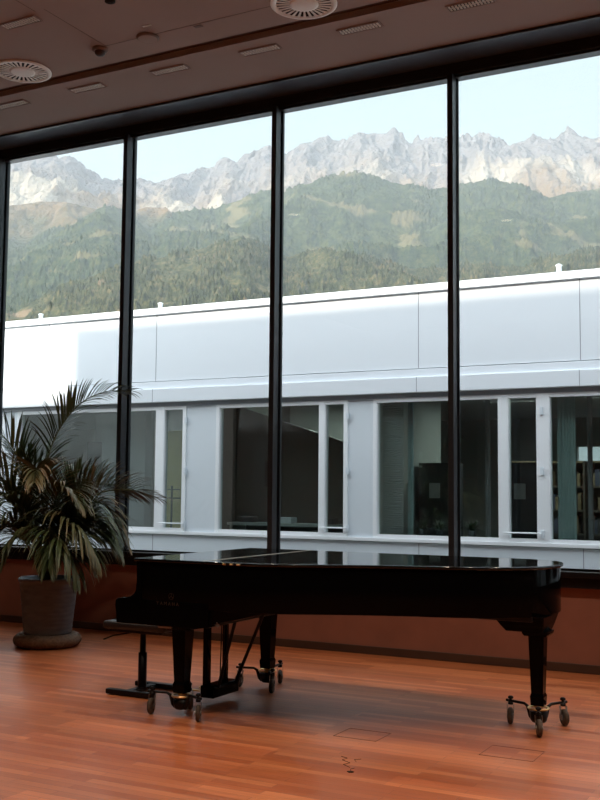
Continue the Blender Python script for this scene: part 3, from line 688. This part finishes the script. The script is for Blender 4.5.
# leafy plants on the inner sill of the centre window
for k, x in enumerate((-5.45, -5.2, -4.95, -4.72)):
    t = thing('sill_plant', (x, FY+.3, .93), ['bushy sill plant beside the blind in the centre window', 'second bushy sill plant from the blind in the centre window', 'third bushy sill plant from the blind in the centre window', 'rightmost bushy sill plant in the centre office window'][k], 'plant', 'sill plants in the centre office window')
    MB().lathe(x, FY+.3, [(.05, .93), (.065, 1.03), (.058, 1.03), (.05, 1.0)], 14).build('pot', dark_furn, t)
    lf = MB(); q = random.Random(k)
    for j in range(70):
        a = q.uniform(0, 2*PI); e = q.uniform(.15, 1.3); l = q.uniform(.10, .24); p0 = Vector((x, FY+.3, 1.02)); d = Vector((math.cos(a)*math.cos(e), math.sin(a)*math.cos(e)*.5, math.sin(e)))
        sd = d.cross(UZ).normalized()*.014; p1 = p0+d*l*.6; p2 = p0+d*l-UZ*.04
        lf.add([p0, p1-sd, p2, p1+sd, p0+UZ*.002, p1-sd+UZ*.002, p2+UZ*.002, p1+sd+UZ*.002], [(0, 1, 2, 3), (7, 6, 5, 4)], False)
    lf.build('foliage', mat('sill_leaf%d' % k, (.05, .09, .05), .6), t)
MB_s = MB().box(-6.0, -4.24, FY+.12, FY+.5, .88, .93).box(-3.5, -1.7, FY+.12, FY+.5, .88, .93).build('inner_sill', office_in, OB)

# ---------------------------------------------------------------- mountains
def vnoise(x, y, seed):
    r_ = np.random.RandomState(seed).rand(256, 256)
    xi = np.floor(x).astype(int); yi = np.floor(y).astype(int); fx = x-xi; fy = y-yi
    fx = fx*fx*(3-2*fx); fy = fy*fy*(3-2*fy)
    a = r_[xi % 256, yi % 256]; b_ = r_[(xi+1) % 256, yi % 256]; c = r_[xi % 256, (yi+1) % 256]; d = r_[(xi+1) % 256, (yi+1) % 256]
    return (a*(1-fx)+b_*fx)*(1-fy)+(c*(1-fx)+d*fx)*fy
def fbm(x, y, seed, octv=5, gain=.5, ridge=False):
    s_ = 0; a = 1; tot = 0
    for o in range(octv):
        n_ = vnoise(x*2**o+o*17.3, y*2**o+o*9.1, seed+o)
        if ridge: n_ = 1-np.abs(2*n_-1)
        s_ = s_+a*n_; tot += a; a *= gain
    return s_/tot
CREST = [(-48.58, 0.282), (-46.59, 0.2916), (-44.31, 0.3062), (-43.01, 0.3133), (-42.38, 0.3182), (-41.69, 0.3163), (-41.15, 0.3132), (-40.06, 0.3068), (-39.14, 0.3011), (-38.15, 0.3002), (-37.22, 0.2992), (-35.96, 0.3044), (-34.58, 0.3106), (-33.2, 0.3166), (-32.25, 0.3262), (-30.96, 0.3299), (-30.12, 0.3363), (-28.88, 0.3316), (-28.09, 0.3378), (-26.29, 0.342), (-25.05, 0.346), (-23.7, 0.3497), (-22.81, 0.3443), (-22.08, 0.337), (-20.3, 0.334), (-18.81, 0.335), (-17.39, 0.3338), (-16.63, 0.3301), (-15.33, 0.3316), (-14.2, 0.3381), (-13.19, 0.3368), (-11.68, 0.3278), (-9.63, 0.3187), (-6.65, 0.3039), (0, .28), (10, .26)]
FORC = [(-47.35, 0.17), (-44.39, 0.2094), (-42.34, 0.2329), (-40.52, 0.2525), (-38.93, 0.2708), (-37.83, 0.2651), (-36.45, 0.2535), (-34.54, 0.2678), (-32.87, 0.2669), (-31.48, 0.2765), (-30.26, 0.285), (-29.08, 0.2824), (-28.13, 0.2896), (-27.01, 0.2967), (-25.88, 0.3008), (-24.65, 0.3026), (-23.36, 0.2984), (-22.52, 0.2921), (-20.86, 0.2855), (-19.75, 0.2879), (-18.66, 0.2902), (-17.29, 0.2922), (-15.94, 0.288), (-14.61, 0.2751), (-13.55, 0.2759), (-11.72, 0.2786), (-9.16, 0.2799), (-6.68, 0.2759), (0, .26), (10, .25)]
NEARC = [(-47.28, 0.1377), (-44.28, 0.1528), (-42.76, 0.1693), (-41.21, 0.1841), (-39.63, 0.1961), (-38.3, 0.206), (-36.41, 0.2172), (-33.67, 0.2288), (-31.46, 0.2417), (-28.65, 0.2208), (-26.42, 0.233), (-23.63, 0.2209), (-20.87, 0.2125), (-18.13, 0.2192), (-15.98, 0.2121), (-13.85, 0.2231), (-11.77, 0.226), (-6.76, 0.2203), (0, .21), (10, .2)]
def terrain(name, crest, r0, Rc, e0, pw, nA, nS, shape, m, a0=-56, a1=4, rmod=.12):
    az = np.linspace(a0, a1, nA); s_ = np.linspace(0, 1.16, nS)
    ct = np.interp(az, [c[0] for c in crest], [c[1] for c in crest])
    A, T = np.meshgrid(az, s_, indexing='ij'); CT = ct[:, None]
    Rr = Rc*(1+rmod*(fbm(A*.12, A*0+3.3, 5, 2)-.5)*2)
    R_ = r0+(Rr-r0)*T
    Tc = np.minimum(T, 1)
    el = e0+(CT-e0)*Tc**pw
    x = R_*np.sin(np.radians(A)); y = R_*np.cos(np.radians(A))
    z = 1.58+R_*el-np.maximum(T-1, 0)*Rc*.9
    dz, attrs = shape(A, T, x, y)
    z = z+dz
    v = np.stack([x, y, z], -1).reshape(-1, 3)
    i = np.arange(nA-1)[:, None]*nS+np.arange(nS-1)[None]
    f = np.stack([i, i+nS, i+nS+1, i+1], -1).reshape(-1, 4)
    me = bpy.data.meshes.new(name); me.vertices.add(len(v)); me.vertices.foreach_set('co', v.ravel())
    me.loops.add(f.size); me.loops.foreach_set('vertex_index', f.ravel()[:])
    me.polygons.add(len(f)); me.polygons.foreach_set('loop_start', np.arange(0, f.size, 4)); me.polygons.foreach_set('loop_total', np.full(len(f), 4))
    me.update(calc_edges=True); me.validate()
    for k, q in attrs.items():
        a_ = me.attributes.new(k, 'FLOAT', 'POINT'); a_.data.foreach_set('value', np.ascontiguousarray(q.ravel(), dtype=np.float32))
    me.materials.append(m)
    o = bpy.data.objects.new(name, me); C.objects.link(o); o['_w'] = (0, 0, 0)
    return o
def rocks(A, T, x, y):
    wx = (fbm(x/900, y/900, 40, 3)-.5)*2.2
    rg = fbm(x/1000+wx, y/1300+wx*.6, 11, 6, .55, True)
    fine = fbm(x/150+wx*2, y/260, 21, 5, .62, True)
    env = np.clip((T-.1)/.3, 0, 1)*np.clip((1.08-T)/.4, .16, 1)
    dz = (rg-.62)*520*env+(fine-.6)*230*np.clip((T-.5)/.25, 0, 1)*np.clip((1.1-T)/.3, .62, 1)
    sc = np.clip((T-.58)/.08, 0, 1)*np.clip((.86-T)/.08, 0, 1)
    return dz, {'h': np.clip(T+(rg-.6)*.25, 0, 1), 'scree': sc}
def woods(sd, amp, tree):
    def f(A, T, x, y):
        wx = (fbm(x/800, y/800, 60+sd, 3)-.5)*2.
        rg = fbm(x/650+wx, y/800+wx*.6, 31+sd, 6, .5, True)
        env = np.clip(T/.2, 0, 1)*np.clip((1.1-T)/.4, .12, 1)
        tr = np.random.RandomState(sd).rand(*A.shape)**2*tree*np.clip(fbm(A*1.2, T*9, 80+sd, 3)*2.4-.5, 0, 1)
        return (rg-.55)*amp*env+tr, {}
    return f
tag(terrain('mountain_range', CREST, 3300, 5600, .20, 1.15, 900, 260, rocks, rock_m), 'jagged pale limestone mountain range along the skyline', 'mountain')
tag(terrain('forested_slope', FORC, 2300, 4200, .12, .9, 900, 260, woods(1, 330, 22), forest_far), 'rounded dark forested slope below the rocky mountain range', 'hillside')
tag(terrain('wooded_foothill', NEARC, 1100, 2600, .06, .8, 900, 260, woods(7, 150, 22), forest_near), 'nearest wooded foothill just above the office roof', 'hillside')
# valley haze: an even thin scattering volume lit by sun and sky
hz = MB().box(-6500, 2500, 750, 5900, -60, 2100).build('haze', None)
hm = bpy.data.materials.new('valley_haze'); hm.use_nodes = True; nt = hm.node_tree
for n_ in list(nt.nodes): nt.nodes.remove(n_)
o_ = nt.nodes.new('ShaderNodeOutputMaterial'); vs_ = nt.nodes.new('ShaderNodeVolumeScatter')
vs_.inputs['Color'].default_value = (.80, .90, 1., 1); vs_.inputs['Density'].default_value = .00010; vs_.inputs['Anisotropy'].default_value = .0
nt.links.new(vs_.outputs[0], o_.inputs['Volume']); hz.data.materials.append(hm); hz['kind'] = 'stuff'
tag(hz, 'thin pale blue haze hanging in front of the mountains', 'haze')

# ---------------------------------------------------------------- sky, sun, lamps
W = bpy.data.worlds.new('sky'); S.world = W; W.use_nodes = True; nt = W.node_tree
bg = nt.nodes['Background']; tc = nt.nodes.new('ShaderNodeTexCoord'); sp = nt.nodes.new('ShaderNodeSeparateXYZ')
rp = nt.nodes.new('ShaderNodeValToRGB'); e = rp.color_ramp.elements
e[0].position = 0.; e[0].color = (.60, .74, .80, 1); e[1].position = 1.; e[1].color = (2.1, 2.45, 2.8, 1)
e2 = e.new(.12); e2.color = (.62, .80, .87, 1); e3 = e.new(.42); e3.color = (.62, .83, .92, 1); e4 = e.new(.62); e4.color = (1.6, 1.9, 2.2, 1)
nt.links.new(tc.outputs['Generated'], sp.inputs[0]); nt.links.new(sp.outputs['Z'], rp.inputs[0])
# brighter sky around the sun, behind the hall
vm = nt.nodes.new('ShaderNodeVectorMath'); vm.operation = 'DOT_PRODUCT'; vm.inputs[1].default_value = (-.54, -.77, .33)
nt.links.new(tc.outputs['Generated'], vm.inputs[0])
m_a = nt.nodes.new('ShaderNodeMapRange'); m_a.inputs['From Min'].default_value = .1; m_a.inputs['From Max'].default_value = 1.; m_a.inputs['To Min'].default_value = 0.; m_a.inputs['To Max'].default_value = 3.
nt.links.new(vm.outputs['Value'], m_a.inputs['Value'])
mxs = nt.nodes.new('ShaderNodeMix'); mxs.data_type = 'RGBA'; mxs.blend_type = 'ADD'; mxs.inputs['Factor'].default_value = 1.
cmb = nt.nodes.new('ShaderNodeCombineColor')
for q in range(3): nt.links.new(m_a.outputs[0], cmb.inputs[q])
nt.links.new(rp.outputs[0], mxs.inputs['A']); nt.links.new(cmb.outputs[0], mxs.inputs['B']); nt.links.new(mxs.outputs['Result'], bg.inputs[0])
bg.inputs[1].default_value = 1.
sun = bpy.data.lights.new('sun', 'SUN'); sun.energy = 6.5; sun.color = (1., .93, .82); sun.angle = math.radians(3.)
so = bpy.data.objects.new('sun', sun); C.objects.link(so)
el, azs = math.radians(19), math.radians(35)
to = Vector((-math.sin(azs)*math.cos(el), -math.cos(azs)*math.cos(el), math.sin(el)))
so.rotation_euler = to.to_track_quat('Z', 'Y').to_euler(); so.location = (0, 0, 30)
# recessed ceiling lamps over the room (the hall's own lighting and one added)
lampm = mat('lamp_lens', (.9, .8, .6), .4)
bn = lampm.node_tree.nodes['Principled BSDF']; bn.inputs['Emission Color'].default_value = (1, .72, .42, 1); bn.inputs['Emission Strength'].default_value = 3.
LP = [(x, y) for y in (6.62, 3.6) for x in (-4.55, -2.5, -.4, 1.7)]+[(-7.3, 5.3)]  # last one added out of view to brighten the wall at left
for x, y in LP:
    t = thing('recessed_downlight', (x, y, CZ), 'round recessed warm downlight in the brown ceiling', 'light', 'warm recessed downlights')
    MB().lathe(x, y, [(.10, CZ-.0005), (.10, CZ-.008), (.085, CZ-.012), (.08, CZ-.0005)], 24, False).build('trim_ring', grille_m, t)
    MB().lathe(x, y, [(.078, CZ-.001), (.078, CZ-.004)], 24).build('lens', lampm, t)
    ld = bpy.data.lights.new('lamp', 'SPOT'); ld.energy = 230; ld.color = (1., .80, .62); ld.shadow_soft_size = .09; ld.spot_size = math.radians(110); ld.spot_blend = .7
    lo_ = bpy.data.objects.new('lamp', ld); C.objects.link(lo_); lo_.location = (0, 0, -.03); lo_.parent = t

# ---------------------------------------------------------------- camera
f, pit, rol, yaw = 1041.2134, 0.0856289, 0.0090043, 0.4890642
cam = bpy.data.cameras.new('camera'); co = bpy.data.objects.new('camera', cam); C.objects.link(co)
F = Vector((-math.sin(yaw)*math.cos(pit), math.cos(yaw)*math.cos(pit), math.sin(pit))); R = Vector((math.cos(yaw), math.sin(yaw), 0)); U = R.cross(F)
c_, s_ = math.cos(rol), math.sin(rol)
# image axes rotated by the roll
R2 = R*c_+U*s_*-1*-1 if False else R*c_+U*s_
U2 = U*c_-R*s_
co.matrix_world = Matrix(((R2.x, U2.x, -F.x, 0), (R2.y, U2.y, -F.y, 0), (R2.z, U2.z, -F.z, 1.58), (0, 0, 0, 1)))
cam.sensor_fit = 'VERTICAL'; cam.sensor_height = 24; cam.lens = f/800*24; cam.clip_end = 20000; cam.clip_start = .05
S.camera = co
for o in bpy.data.objects:
    if '_w' in o: del o['_w']
S.view_settings.view_transform = 'Standard'; S.view_settings.look = 'None'; S.view_settings.gamma = 1; S.view_settings.use_curve_mapping = False
S.view_settings.exposure = 0
S.cycles.max_bounces = 10; S.cycles.transparent_max_bounces = 24; S.cycles.use_denoising = True
S.cycles.diffuse_bounces = 4; S.cycles.caustics_reflective = False
